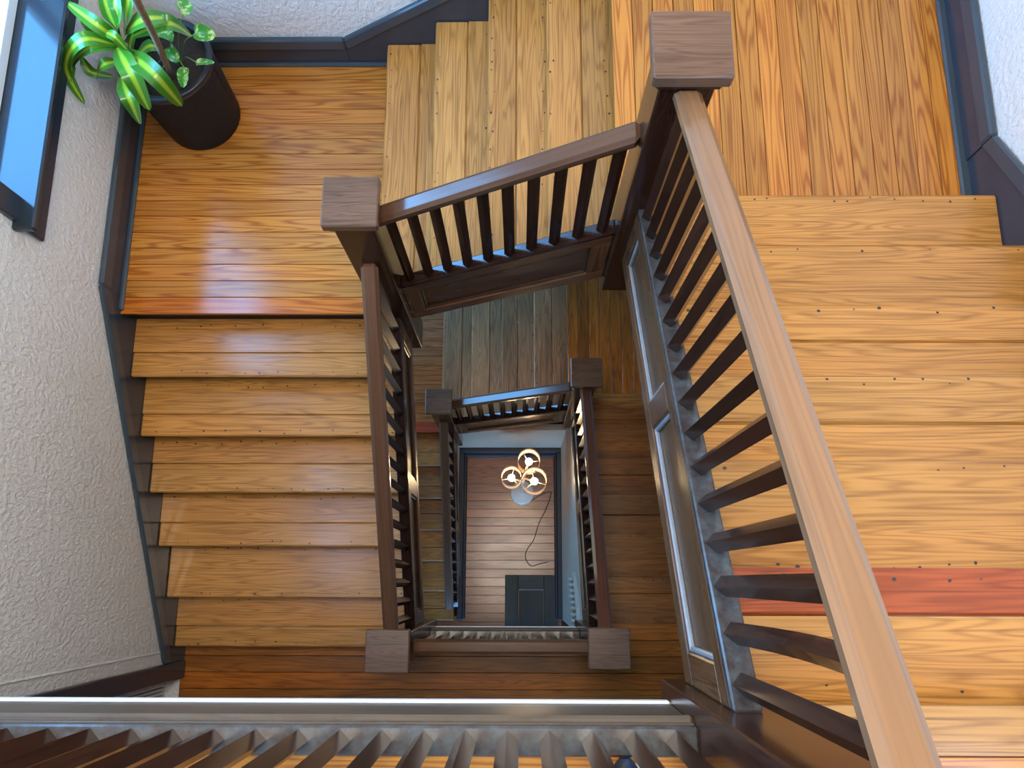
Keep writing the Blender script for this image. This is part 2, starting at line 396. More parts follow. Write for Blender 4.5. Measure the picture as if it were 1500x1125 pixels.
# ceiling with the skylight opening
SKY = (-0.83, 0.67, -0.25, 1.25)
mb = MB()
for bx in ((XW, SKY[0], YS, YN), (SKY[1], XE, YS, YN), (SKY[0], SKY[1], YS, SKY[2]), (SKY[0], SKY[1], SKY[3], YN)):
    mb.box(bx[0], bx[1], bx[2], bx[3], ZC, ZC + 0.2)
structure(mb, 'ceiling', 'ceil', 'white ceiling with a skylight over the well')
mb = MB().box(SKY[0], SKY[1], SKY[2], SKY[3], ZC + 0.13, ZC + 0.15); structure(mb, 'window_5', 'white', 'frosted skylight pane over the well')

# ------------------------------------------------------------------ windows
def window(name, Y0, Y1, Z0, Z1, label):
    w = tag(empty(name, (XW, (Y0 + Y1) / 2, Z0)), label, None, None, 'structure')
    part(MB().box(XW - 0.16, XW + 0.085, Y0 - 0.135, Y1 + 0.135, Z0 - 0.03, Z0 + 0.006, 0.008, ax=1), 'window_stool', 'slate_sill', w)
    part(MB().box(XW, XW + 0.022, Y0 - 0.11, Y1 + 0.11, Z0 - 0.185, Z0 - 0.03, 0.006, ax=1), 'apron', 'slate', w)
    for y in (Y0 - 0.105, Y1): part(MB().box(XW - 0.01, XW + 0.025, y, y + 0.105, Z0, Z1 + 0.11, 0.006, ax=2), 'casing', 'slate', w)
    part(MB().box(XW - 0.01, XW + 0.03, Y0, Y1, Z1, Z1 + 0.11, 0.006, ax=1), 'casing', 'slate', w)
    zm = (Z0 + Z1) / 2
    for k, (za, zb, x) in enumerate(((Z0 + 0.006, zm + 0.02, XW - 0.135), (zm - 0.02, Z1, XW - 0.165))):
        s = MB()
        for y in (Y0, Y1 - 0.05): s.box(x - 0.018, x + 0.018, y, y + 0.05, za, zb, 0.004)
        s.box(x - 0.018, x + 0.018, Y0 + 0.05, Y1 - 0.05, za, za + 0.06, 0.004).box(x - 0.018, x + 0.018, Y0 + 0.05, Y1 - 0.05, zb - 0.045, zb, 0.004)
        sa = part(s, 'sash', 'white', w)
        g = part(MB().box(x - 0.002, x + 0.002, Y0 + 0.05, Y1 - 0.05, za + 0.06, zb - 0.045), 'pane', 'glass', sa)
window('window_1', *WIN, 'slate-framed window with deep glossy sill above the potted plant')
window('window_2', *WIN2, 'slate-framed window high on the west wall at top floor')
window('window_3', *WIN3, 'slate-framed window above the lower west landing')
w = tag(empty('window_4', (-0.2, YS, 0.1)), 'glazed garden door in the ground floor wall', None, None, 'structure')
s = MB()
for x in (SDOOR[0], SDOOR[1] - 0.07, -0.235): s.box(x, x + 0.07, YS - 0.12, YS - 0.06, 0.1, 2.4, 0.004)
for z in (0.1, 2.33): s.box(SDOOR[0], SDOOR[1], YS - 0.12, YS - 0.06, z, z + 0.07, 0.004)
part(s, 'frame', 'white', w)
for x in (SDOOR[0] + 0.07, -0.165): part(MB().box(x, x + 0.695, YS - 0.092, YS - 0.088, 0.17, 2.33), 'pane', 'glass', w)

# doorway with dark casing at the foot of the west flight
d = tag(empty('door_1', (XW, -0.55, ZM)), 'dark cased doorway at the foot of the west flight with a white fluted door', None, None, 'structure')
part(MB().box(XW - 0.01, XW + 0.028, -0.555, -0.455, ZM, ZM + 2.2, 0.006, ax=2), 'casing', 'slate', d)
part(MB().box(XW - 0.01, XW + 0.028, -1.60, -1.50, ZM, ZM + 2.2, 0.006, ax=2), 'casing', 'slate', d)
part(MB().box(XW - 0.01, XW + 0.028, -1.50, -0.555, ZM + 2.1, ZM + 2.2, 0.006, ax=1), 'casing', 'slate', d)
dl = part(MB().box(XW - 0.14, XW - 0.10, -1.50, -0.555, ZM, ZM + 2.10, 0.004, ax=2), 'blocking_leaf', 'slate', d)  # dark leaf widened to fill the opening and block sky light
for k in range(5): part(MB().box(XW - 0.10, XW - 0.075, -0.600 - k * 0.022, -0.585 - k * 0.022, ZM + 0.01, ZM + 2.05, 0.004, ax=2), 'flute', 'white', dl)

# ------------------------------------------------------------------ baseboards and stair skirts
def yx(f): return lambda a, b, c: f(a, b, c)
def skirts(dz, nm):
    zl, zr = ZL + dz, ZR + dz; sl, sn, sr = RI / GL, RI / GN, RI / GR
    hi = 0.215
    # west
    b = tag(empty('baseboard_west_' + nm, (XW, 1.9, zl)), 'slate painted baseboard of the %s west landing running down the flight' % nm, None, None, 'structure')
    yk = 1.355
    part(MB().box(XW, -1.968, yk, YN, zl - 0.05, zl + hi - 0.09, 0.002, ax=1), 'board', 'slate', b)
    part(MB().box(XW, -1.958, yk, YN, zl + hi - 0.09, zl + hi, 0.008, ax=1), 'cap_moulding', 'slatecap', b)
    part(MB().box(XW, -1.950, YL0 + 0.012, YN, zl, zl + 0.022, 0.008, ax=1), 'shoe_moulding', 'slatecap', b)
    f = lambda x, y, z: (x, y, zl + hi + z + (y - yk) * sl)
    yb = -0.455
    part(MB().box(XW, -1.968, yb, yk, -0.55, -0.09, 0.002, ax=1, xf=f), 'skirt_board', 'slate', b)
    part(MB().box(XW, -1.958, yb, yk, -0.09, 0, 0.008, ax=1, xf=f), 'cap_moulding', 'slatecap', b)
    # north
    b = tag(empty('baseboard_north_' + nm, (-1.2, YN, zl)), 'slate painted baseboard of the %s landing climbing beside the short flight' % nm, None, None, 'structure')
    xk = -0.89
    part(MB().box(-1.968, xk, 2.665, YN, zl - 0.05, zl + hi - 0.08, 0.002), 'board', 'slate', b)
    part(MB().box(-1.968, xk, 2.655, YN, zl + hi - 0.08, zl + hi, 0.008), 'cap_moulding', 'slatecap', b)
    part(MB().box(-1.95, XN0 + 0.03, 2.648, YN, zl, zl + 0.022, 0.008), 'shoe_moulding', 'slatecap', b)
    f = lambda x, y, z: (x, y, zl + hi + z + (x - xk) * sn)
    xe = xk + (5 * RI) / sn
    part(MB().box(xk, xe, 2.665, YN, -0.50, -0.08, 0.002, xf=f), 'skirt_board', 'slate', b)
    part(MB().box(xk, xe, 2.655, YN, -0.08, 0, 0.008, xf=f), 'cap_moulding', 'slatecap', b)
    part(MB().box(xe, XE, 2.665, YN, zr - 0.05, zr + hi - 0.08, 0.002), 'board', 'slate', b)
    part(MB().box(xe, XE, 2.655, YN, zr + hi - 0.08, zr + hi, 0.008), 'cap_moulding', 'slatecap', b)
    # east
    b = tag(empty('baseboard_east_' + nm, (XE, 2.0, zr)), 'slate painted baseboard of the %s east landing climbing the wide flight' % nm, None, None, 'structure')
    yk = 1.615
    part(MB().box(1.757, XE, yk, 2.665, zr - 0.05, zr + hi - 0.08, 0.002, ax=1), 'board', 'slate', b)
    part(MB().box(1.748, XE, yk, 2.655, zr + hi - 0.08, zr + hi, 0.008, ax=1), 'cap_moulding', 'slatecap', b)
    part(MB().box(1.728, XE, YR0 + 0.0, 2.648, zr, zr + 0.022, 0.008, ax=1), 'shoe_moulding', 'slatecap', b)
    f = lambda x, y, z: (x, y, zr + hi + z - (y - yk) * sr)
    part(MB().box(1.763, XE, -0.30, yk, -0.50, -0.08, 0.002, ax=1, xf=f), 'skirt_board', 'slate', b)
    part(MB().box(1.752, XE, -0.30, yk, -0.08, 0, 0.008, ax=1, xf=f), 'cap_moulding', 'slatecap', b)
skirts(0, 'upper'); skirts(-STORY, 'lower')

# ------------------------------------------------------------------ stair flights
def flight(name, label, org, sd, td, t0, t1, z0, n, g, joints, m, cols, panel):
    """org: (x, y) of s=0,t=0; sd: climbing direction; td: from the well outwards; nosing k at s=k*g, z=z0+k*RI"""
    def W(s, t, z): return (org[0] + sd[0] * s + td[0] * t, org[1] + sd[1] * s + td[1] * t, z)
    root = thing(name, W(0, (t0 + t1) / 2, z0 - RI), label, 'stairs', 'flights of the staircase')
    nails = MB()
    for k in range(n):
        z = z0 + k * RI; j = joints[k % len(joints)]; s0 = k * g; s1 = s0 + g + 0.036
        cuts = [s0, s1] if not j else [s0, s0 + j * g, s1]
        for q in range(len(cuts) - 1):
            mb = MB(); off = random.uniform(-30, 30); e = 0.0008
            mb.box(t0, t1, cuts[q] + (e if q else 0), cuts[q + 1] - e, z - 0.028, z, 0.007 if q == 0 else 0.002, xf=lambda a, b, c: W(b, a, c))
            mb.g = [(p_[0] + off, p_[1], p_[2]) for p_ in mb.g]
            c = cols(k, q)
            part(mb, 'tread_board', m, root, c)
        part(MB().box(t0, t1, s0 + 0.033, s0 + 0.052, z - RI, z - 0.027, 0, xf=lambda a, b, c: W(b, a, c)), 'riser', 'dark', root, (1.5, 1.5, 1.5))
        tt = t0 + 0.03
        while tt < t1 - 0.02:
            for ss in (s0 + random.uniform(0.012, 0.03), s0 + g - random.uniform(0.0, 0.02)):
                if random.random() < 0.75:
                    a0 = random.uniform(0, 6); rr = random.uniform(0.0025, 0.0055)
                    vs = [(*W(ss + rr * math.cos(a0 + i * 1.2566), tt + random.uniform(0.8, 1.6) * rr * math.sin(a0 + i * 1.2566), 0)[:2], z + 0.0007) for i in range(5)]
                    ctr = W(ss, tt, 0)
                    flip = (sd[0] * td[1] - sd[1] * td[0]) < 0
                    nails.add(vs, [tuple(range(5))[::-1] if flip else tuple(range(5))])
            tt += random.uniform(0.04, 0.13)
    tag(part(nails, 'nail_heads', 'nail', root), None, None, None, 'stuff')
    # panelled outer string towards the well, between the newels
    a0, a1, tw = panel              # s range, t of the well face
    sl = RI / g; th = 0.045
    def Z(s, t, z): x, y, _ = W(s, tw + t, 0); return (x, y, z0 + z + sl * s)
    top, bot = 0.105, -0.335
    part(MB().box(a0, a1, 0.018, th, bot, top, 0, xf=Z), 'string_panel', 'string', root)
    part(MB().box(a0, a1, 0, 0.022, bot, bot + 0.085, 0.004, xf=Z), 'string_rail', 'string', root, (1.15, 1.15, 1.15))
    part(MB().box(a0, a1, 0, 0.022, top - 0.075, top, 0.004, xf=Z), 'string_rail', 'string', root)
    L = a1 - a0
    st = [(a0, a0 + 0.075), (a1 - 0.075, a1)]
    if L > 1.2: st.insert(1, ((a0 + a1) / 2 - 0.045, (a0 + a1) / 2 + 0.045))
    for p0, p1 in st: part(MB().box(p0, p1, 0, 0.022, bot + 0.085, top - 0.075, 0.004, ax=2, xf=Z), 'string_stile', 'string', root)
    for q in range(len(st) - 1):
        b0, b1 = st[q][1], st[q + 1][0]
        mm = MB().box(b0, b1, 0.006, 0.02, bot + 0.085, bot + 0.10, 0.004, xf=Z).box(b0, b1, 0.006, 0.02, top - 0.09, top - 0.075, 0.004, xf=Z)
        mm.box(b0, b0 + 0.014, 0.006, 0.02, bot + 0.1, top - 0.09, 0.004, xf=Z).box(b1 - 0.014, b1, 0.006, 0.02, bot + 0.1, top - 0.09, 0.004, xf=Z)
        part(mm, 'panel_moulding', 'bead' if 'red board' in label else 'bead_dark', root)
    return root

def baluster_mb(h0, h1, half=0.0152, bow=0.0):
    """square baluster set cornerwise, standing on z=0"""
    mb = MB(); r = half * math.sqrt(2); vs = []; gc = []
    K = 6 if bow else 1
    for i in range(K + 1):
        t = i / K; z = h0 + (h1 - h0) * t
        for k in range(4):
            a = k * math.pi / 2
            vs.append((r * math.cos(a), r * math.sin(a) + bow * math.sin(math.pi * t), z)); gc.append((z, math.cos(a) * r, math.sin(a) * r))
    fs = [(i * 4 + k, i * 4 + (k + 1) % 4, i * 4 + 4 + (k + 1) % 4, i * 4 + 4 + k) for i in range(K) for k in range(4)]
    fs += [(3, 2, 1, 0), tuple(K * 4 + k for k in range(4))]
    return mb.add(vs, fs, gc)
BAL = {}
def baluster_mesh(h0, h1, bow=0):
    key = (round(h0, 3), round(h1, 3), bow)
    if key not in BAL:
        o = baluster_mb(h0, h1, bow=bow).build('baluster', 'dark'); BAL[key] = o.data; bpy.data.objects.remove(o)
    return BAL[key]
def balustrade(name, label, a, b, z0, slope, n, railh=0.835, shoeh=0.13, rail_col=(1, 1, 1), bow_at=None, fascia=None, spacing=None, first=None):
    """a, b: plan end points of the rail line (faces of the newels); z0: nosing-line height at a"""
    A, B = Vector((*a, 0)), Vector((*b, 0)); D = (B - A); L = D.length; D.normalize(); P = Vector((-D.y, D.x, 0))
    root = thing(name, (A.x, A.y, z0 + shoeh), label, 'balustrade', 'balustrades round the stairwell')
    def F(s, t, z): q = A + D * s + P * t; return (q.x, q.y, z0 + slope * s + z)
    mb = MB().box(0, L, -0.035, 0.035, railh - 0.05, railh, 0.014, xf=F).box(0, L, -0.024, 0.024, railh - 0.072, railh - 0.045, 0.006, xf=F)
    part(mb, 'handrail', 'railing', root, rail_col)
    part(MB().box(0, L, -0.028, 0.028, shoeh - 0.03, shoeh, 0.004, xf=F), 'base_rail', 'shoe' if ('worn tan' in label or 'level' in label) else 'shoe_clean', root)
    for k in range(n):
        s = L * (k + 0.5) / n if not spacing else first + k * spacing
        me = baluster_mesh(-0.02, railh - shoeh - 0.04, 0.022 if k == bow_at else 0)
        o = bpy.data.objects.new('baluster', me); COL.objects.link(o); o.parent = root
        q = A + D * s
        o.location = (q.x - A.x, q.y - A.y, slope * s)
        c = random.uniform(0.75, 1.5); o.color = (c, c * random.uniform(0.92, 1.0), c * random.uniform(0.88, 1.0), 1)
        o.rotation_euler.z = math.atan2(D.y, D.x) + random.uniform(-0.05, 0.05)
    if fascia:
        lo, tf = fascia
        part(MB().box(0, L, tf - 0.0, tf + 0.03, -lo, shoeh - 0.03, 0.002, xf=F), 'fascia_panel', 'fascia', root)
        part(MB().box(0, L, tf - 0.012, tf + 0.008, -0.06, -0.035, 0.006, xf=F), 'fascia_moulding', 'fascia', root)
        part(MB().box(0, L, tf - 0.006, tf + 0.03, -lo - 0.03, -lo, 0.004, xf=F), 'edge_bead', 'white', root)
    return root
def newel(label, x, y, zf, h, drop, name='newel_post'):
    root = thing(name, (x, y, zf - drop), label, 'newel post', 'newel posts of the staircase')
    part(MB().box(x - HP, x + HP, y - HP, y + HP, zf - drop, zf + h - 0.055, 0.004, ax=2), 'post', 'dark', root, (1.6, 1.6, 1.6))
    part(MB().box(x - HP - 0.012, x + HP + 0.012, y - HP - 0.012, y + HP + 0.012, zf + h - 0.075, zf + h - 0.045, 0.006), 'neck_moulding', 'dark', root, (1.6, 1.6, 1.6))
    part(MB().box(x - 0.1, x + 0.1, y - 0.095, y + 0.095, zf + h - 0.047, zf + h, 0.005), 'cap', 'cap', root)
    return root

oakc = lambda k, q: tone(0.09, 0.05)
def redk(k, q): return (0.72, 0.29, 0.28) if (k == 5 and q == 0) else tone(0.09, 0.04)
oldc = lambda k, q: tone(0.22, 0.06)
for dz, up in ((0, True), (-STORY, False)):
    zl, zr = ZL + dz, ZR + dz
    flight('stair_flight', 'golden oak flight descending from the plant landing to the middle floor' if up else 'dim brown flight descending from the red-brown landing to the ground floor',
           (WX0, YL0 - 6 * GL), (0, 1), (-1, 0), 0.028, 1.968 + WX0, zl - 6 * RI, 6, GL, [0.42, 0, 0.47, 0.57, 0.42, 0.46], 'oak' if up else 'oldshadeoak', (lambda k, q: tuple(1.13 * c for c in tone(0.08, 0.04))) if up else oldc,  # upper west treads tinted lighter to stand in for missing light and sheen
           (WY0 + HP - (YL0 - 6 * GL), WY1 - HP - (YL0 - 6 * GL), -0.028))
    flight('stair_flight', 'short golden flight of four treads climbing along the wall from the plant landing' if up else 'short greyed-oak flight of four treads with pale nosing lines',
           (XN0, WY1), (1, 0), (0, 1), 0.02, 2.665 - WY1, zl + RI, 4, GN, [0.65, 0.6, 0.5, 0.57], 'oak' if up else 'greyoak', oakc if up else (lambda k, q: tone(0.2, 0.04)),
           (WX0 + HP - XN0, WX1 - HP - XN0, -0.028))
    flight('stair_flight', 'wide honey-oak flight with one red board climbing to the top floor' if up else 'dark brown flight climbing from the lower landing to the middle floor',
           (WX1, YR0), (0, -1), (1, 0), 0.02, 1.763 - WX1, zr + RI, 6, GR, [0.76, 0, 0.46, 0.53, 0, 0.39], 'oak' if up else 'oldshadeoak', redk if up else oldc,
           (YR0 - WY1 + HP, YR0 - WY0 - HP, -0.028))
    nl = lambda y: zl_n(y) + dz
    balustrade('stair_balustrade', 'dark balustrade beside the golden flight below the plant landing' if up else 'nearly black balustrade beside the lowest brown flight',
               (WX0, WY0 + HP), (WX0, WY1 - HP), nl(WY0 + HP), RI / GL, 16)
    balustrade('stair_balustrade', 'dark balustrade with ten balusters along the short golden flight' if up else 'blue-glinting dark balustrade along the short greyed flight',
               (WX0 + HP, WY1), (WX1 - HP, WY1), zn_n(WX0 + HP) + dz, RI / GN, 10, railh=0.82)
    balustrade('stair_balustrade', 'large balustrade with worn tan handrail beside the wide honey-oak flight' if up else 'dark red-brown balustrade beside the lower brown flight',
               (WX1, WY1 - HP), (WX1, WY0 + HP), zr_n(WY1 - HP) + dz, RI / GR, 16, rail_col=(1.85, 2.1, 2.0) if up else (1, 0.8, 0.8), bow_at=14 if up else None)
    newel('newel post with square brown cap between the plant landing and the short flight' if up else 'newel post with blue-glinting cap on the red-brown landing', WX0, WY1, zl, 1.197, 0.44)
    newel('tall newel post with big knotted cap where the worn tan handrail starts' if up else 'dark-capped newel post at the head of the greyed flight', WX1, WY1, zr, 1.197, 0.40)
newel('newel post at the foot of the golden flight on the middle floor', WX0, WY0, ZM, 1.185, 0.42)
newel('lower newel post at the head of the dark brown flight on the middle floor', WX1, WY0, ZM, 0.98, 0.42)
newel('newel post at the head of the wide flight on the top floor', WX1, WY0, ZT, 1.0, 0.43)
balustrade('level_balustrade', 'short level balustrade between two newel posts on the middle floor', (WX1 - HP, WY0), (WX0 + HP, WY0), ZM, 0, 11, railh=0.90, shoeh=0.03, fascia=(0.28, -0.03))
x1 = WX1 - HP
balustrade('level_balustrade', 'long dusty level balustrade on the edge of the top floor', (x1, WY0), (XW, WY0), ZT, 0, 28, railh=0.90, shoeh=0.012, fascia=(0.30, -0.03), spacing=0.0837, first=0.045)


# unseen east window of the top floor, added to brighten the west wall
w = tag(empty('fill_window_6', (XE, -1.6, FILL_WIN6[2])), 'unseen white sash window added on the east wall to light the west wall', None, None, 'structure')
sb = MB()
for y in (FILL_WIN6[0], FILL_WIN6[1] - 0.06, -1.63): sb.box(XE + 0.10, XE + 0.14, y, y + 0.06, FILL_WIN6[2], FILL_WIN6[3], 0.004)
for z in (FILL_WIN6[2], FILL_WIN6[3] - 0.06): sb.box(XE + 0.10, XE + 0.14, FILL_WIN6[0], FILL_WIN6[1], z, z + 0.06, 0.004)
part(sb, 'sash', 'white', w)
for y0, y1 in ((FILL_WIN6[0] + 0.06, -1.63), (-1.57, FILL_WIN6[1] - 0.06)): part(MB().box(XE + 0.118, XE + 0.122, y0, y1, FILL_WIN6[2] + 0.06, FILL_WIN6[3] - 0.06), 'pane', 'glass', w)

# ------------------------------------------------------------------ woven planter with its plants
def weave():
    m, nt, b = mat('woven_black_resin')
    a = N(nt, 'ShaderNodeAttribute', attribute_name='gc'); sp = N(nt, 'ShaderNodeSeparateXYZ'); nt.links.new(a.outputs['Vector'], sp.inputs[0])
    r1 = math_(nt, 'SINE', math_(nt, 'MULTIPLY', sp.outputs[0], 110.0))
    zz = math_(nt, 'MULTIPLY', sp.outputs[1], 480.0)
    h = math_(nt, 'SINE', math_(nt, 'ADD', zz, math_(nt, 'MULTIPLY', r1, 0.9)))
    c = mixc(nt, math_(nt, 'MULTIPLY_ADD', h, 0.5, 0.5), (0.001, 0.0012, 0.002, 1), (0.016, 0.019, 0.028, 1)); nt.links.new(c, b.inputs['Base Color'])
    bp = N(nt, 'ShaderNodeBump'); bp.inputs['Strength'].default_value = 0.8; bp.inputs['Distance'].default_value = 0.004
    nt.links.new(h, bp.inputs['Height']); nt.links.new(bp.outputs[0], b.inputs['Normal']); b.inputs['Roughness'].default_value = 0.45; b.inputs['Specular IOR Level'].default_value = 0.25
    return m
M['weave'] = weave()
M['resin'] = plain('black_resin', (0.02, 0.022, 0.028), 0.35, nscale=60, namp=0.5, bump=0.3)
M['soil'] = plain('potting_soil', (0.035, 0.02, 0.013), 0.9, nscale=60, namp=0.8, bump=1.0)
def leafmat(name, edge, mid, stripe=0.28, var=0.0):
    m, nt, b = mat(name)
    a = N(nt, 'ShaderNodeAttribute', attribute_name='gc'); sp = N(nt, 'ShaderNodeSeparateXYZ'); nt.links.new(a.outputs['Vector'], sp.inputs[0])
    y = math_(nt, 'ABSOLUTE', sp.outputs[1])
    f = ramp(nt, y, [(stripe * 0.5, g3(1)), (stripe * 1.3, g3(0))])
    if var:
        tcn = N(nt, 'ShaderNodeTexCoord'); nn = noise(nt, tcn.outputs['Object'], 32, 3, 0.6)
        f = ramp(nt, nn, [(0.5, g3(0)), (0.62, g3(1))])
    oi = N(nt, 'ShaderNodeObjectInfo')
    c = mixc(nt, f, (*edge, 1), (*mid, 1)); c = mixc(nt, 1.0, c, oi.outputs['Color'], 'MULTIPLY')
    nt.links.new(c, b.inputs['Base Color']); b.inputs['Roughness'].default_value = 0.22
    return m
M['leaf'] = leafmat('striped_leaf', (0.055, 0.20, 0.018), (0.36, 0.50, 0.03))
M['pothos'] = leafmat('variegated_leaf', (0.05, 0.22, 0.02), (0.42, 0.55, 0.16), var=1)
M['cane'] = wood('ringed_cane', (0.30, 0.20, 0.11), (0.09, 0.05, 0.03), K=3, ring=0.5, lengthy=(60, 4, 4), rough=0.6)
M['stem'] = plain('green_stem', (0.16, 0.27, 0.05), 0.4, nscale=20)
PX, PY, PZ = -1.65, 2.355, ZL
pot = thing('planter', (PX, PY, PZ), 'tall black woven planter in the corner of the orange landing', 'planter')
prof = [(0.0, 0.0), (0.185, 0.0), (0.195, 0.012)] + [(0.195 + 0.02 * k / 10, 0.012 + 0.458 * k / 10) for k in range(1, 11)]
part(MB().lathe(prof, 64, (PX, PY, PZ)), 'body', 'weave', pot)
part(MB().lathe([(0.213, 0.466), (0.221, 0.472), (0.222, 0.498), (0.215, 0.504), (0.196, 0.504), (0.192, 0.496), (0.190, 0.40)], 64, (PX, PY, PZ)), 'rim', 'resin', pot)
part(MB().lathe([(0.191, 0.43), (0.12, 0.445), (0.05, 0.45), (0.0, 0.45)], 40, (PX, PY, PZ)), 'soil', 'soil', pot)

def spline(pts, n):
    out = []; P = [pts[0]] + pts + [pts[-1]]
    for i in range(1, len(P) - 2):
        for k in range(n):
            t = k / n; a, b, c, d_ = P[i - 1], P[i], P[i + 1], P[i + 2]
            out.append(0.5 * ((2 * b) + (c - a) * t + (2 * a - 5 * b + 4 * c - d_) * t * t + (3 * b - a - 3 * c + d_) * t ** 3))
    out.append(pts[-1]); return out
def pxpt(q):
    p_ = at(q[0], q[1], z=q[2])
    if p_.x < -1.945: p_ = at(q[0], q[1], x=-1.945)
    if p_.y > 2.63: p_ = at(q[0], q[1], y=2.63)
    return p_
def strap_leaf(parent, pts, width, m='leaf', fold=0.22):
    path = spline([pxpt(q) for q in pts], 7); n = len(path); mb = MB(); vs = []; gc = []; fs = []
    for i, p_ in enumerate(path):
        t = i / (n - 1); d_ = (path[min(i + 1, n - 1)] - path[max(i - 1, 0)]).normalized()
        side = d_.cross(Vector((0.12, -0.25, 1))).normalized(); up = side.cross(d_).normalized()
        w_ = width * 0.5 * (min(1, 0.35 + 2.2 * t)) * (1 - t ** 4) ** 0.8 + 0.0008
        for y in (-1, -0.5, 0, 0.5, 1):
            vs.append(tuple(p_ + side * (y * w_) + up * (abs(y) * w_ * fold))); gc.append((t, y, 0))
    for i in range(n - 1):
        for k in range(4): fs.append((i * 5 + k, i * 5 + k + 1, i * 5 + k + 6, i * 5 + k + 5))
    mb.add(vs, fs, gc, True)
    c = random.uniform(0.8, 1.25)
    return part(mb, 'leaf', m, parent, (c, c, c))
pl = thing('dracaena_plant', (PX - 0.03, PY - 0.03, PZ + 0.45), 'corn plant with yellow-striped strap leaves growing in the woven planter', 'plant')
def cane(pts, r):
    path = spline([pxpt(q) for q in pts], 12); mb = MB()
    mb.tube(path, [r * (1.0 + 0.14 * (k % 2)) for k in range(len(path))], 9); part(mb, 'cane', 'cane', pl)
cane([(252, 112, 4.99), (238, 80, 5.35), (221, 42, 5.75), (200, 0, 6.1), (190, -35, 6.3)], 0.0125)
cane([(205, 108, 4.99), (192, 88, 5.18), (182, 66, 5.32)], 0.014)
for pts, w_ in (([(178, 62, 5.3), (140, 35, 5.45), (97, 3, 5.42)], .062), ([(180, 58, 5.3), (160, 20, 5.5), (146, -30, 5.6)], .06),
                ([(168, 62, 5.25), (135, 42, 5.22), (118, 24, 5.15)], .05), ([(176, 68, 5.3), (122, 58, 5.42), (97, 98, 5.25), (124, 153, 5.0)], .066),
                ([(176, 70, 5.3), (135, 68, 5.38), (106, 92, 5.25), (106, 120, 5.1)], .06), ([(172, 70, 5.32), (192, 108, 5.4), (219, 162, 5.2)], .085),
                ([(186, 76, 5.32), (225, 108, 5.45), (267, 156, 5.25)], .085), ([(178, 112, 5.22), (190, 145, 5.25), (205, 182, 5.08)], .075),
                ([(184, 48, 5.35), (212, 28, 5.5), (260, 27, 5.4)], .075), ([(196, 52, 5.35), (245, 34, 5.45), (281, 53, 5.3)], .07),
                ([(178, 54, 5.3), (170, 20, 5.5), (169, -25, 5.6)], .062), ([(183, 52, 5.3), (186, 15, 5.5), (192, -25, 5.6)], .065),
                ([(176, 90, 5.25), (150, 96, 5.3), (141, 118, 5.12)], .05), ([(120, 85, 5.18), (134, 106, 5.15), (168, 113, 5.08)], .045),
                ([(202, 80, 5.22), (220, 67, 5.3), (238, 72, 5.25)], .055), ([(190, 85, 5.2), (192, 60, 5.3), (200, 40, 5.35)], .045), ([(156, 48, 5.42), (168, 54, 5.45), (187, 74, 5.36)], .04),
                ([(190, -38, 6.3), (150, -70, 6.5), (110, -90, 6.4)], .07), ([(190, -38, 6.3), (200, -90, 6.5), (230, -130, 6.4)], .07), ([(190, -38, 6.3), (230, -60, 6.45), (270, -80, 6.35)], .07)):
    strap_leaf(pl, pts, w_)
po = thing('pothos_plant', (PX + 0.08, PY, PZ + 0.45), 'small variegated pothos trailing round the corn plant in the planter', 'plant')
def heart_leaf(u, v, z, size, ang, tilt):
    c = pxpt((u, v, z)); mb = MB(); vs = [(0, 0, 0)]; gc = [(0, 0, 0)]; n = 20
    R = Matrix.Rotation(math.radians(ang), 3, 'Z') @ Matrix.Rotation(math.radians(tilt), 3, 'X')
    vs = [tuple(c)]
    for ring in (0.5, 1.0):
        for k in range(n):
            a = 2 * math.pi * k / n
            r = (0.72 + 0.28 * math.cos(a) + (0.30 * max(0, math.cos(a)) ** 6)) * (0.78 + 0.22 * abs(math.sin(a / 2 + math.pi / 2)))
            q = Vector((math.cos(a) * r, math.sin(a) * r * 0.85, -0.18 * ring * ring * math.cos(2 * a) + 0.12 * abs(math.sin(a)) * ring)) * size * ring
            vs.append(tuple(c + R @ q)); gc.append((math.cos(a) * ring, math.sin(a) * ring, 0))
    fs = [(0, 1 + k, 1 + (k + 1) % n) for k in range(n)] + [(1 + k, 1 + n + k, 1 + n + (k + 1) % n, 1 + (k + 1) % n) for k in range(n)]
    mb.add(vs, fs, gc, True); t_ = random.uniform(0.85, 1.3); part(mb, 'leaf', 'pothos', po, (t_, t_, t_))
    st = MB().tube(spline([pxpt((262 + random.uniform(-6, 6), 96, 4.985)), (c + pxpt((265, 92, 5.0))) / 2 + Vector((0, 0, 0.05)), c], 5), 0.0022, 5); part(st, 'stem', 'stem', po)
for a in ((271, 16, 5.25, .055, 100, 25), (290, 48, 5.16, .06, -10, 20), (246, 56, 5.2, .06, 150, 25), (250, 72, 5.14, .055, -60, 30), (273, 104, 5.1, .062, -100, 25), (293, 95, 5.1, .05, 20, -25), (228, 98, 5.06, .04, 200, 20), (236, 108, 5.05, .035, 250, 20)):
    heart_leaf(*a)

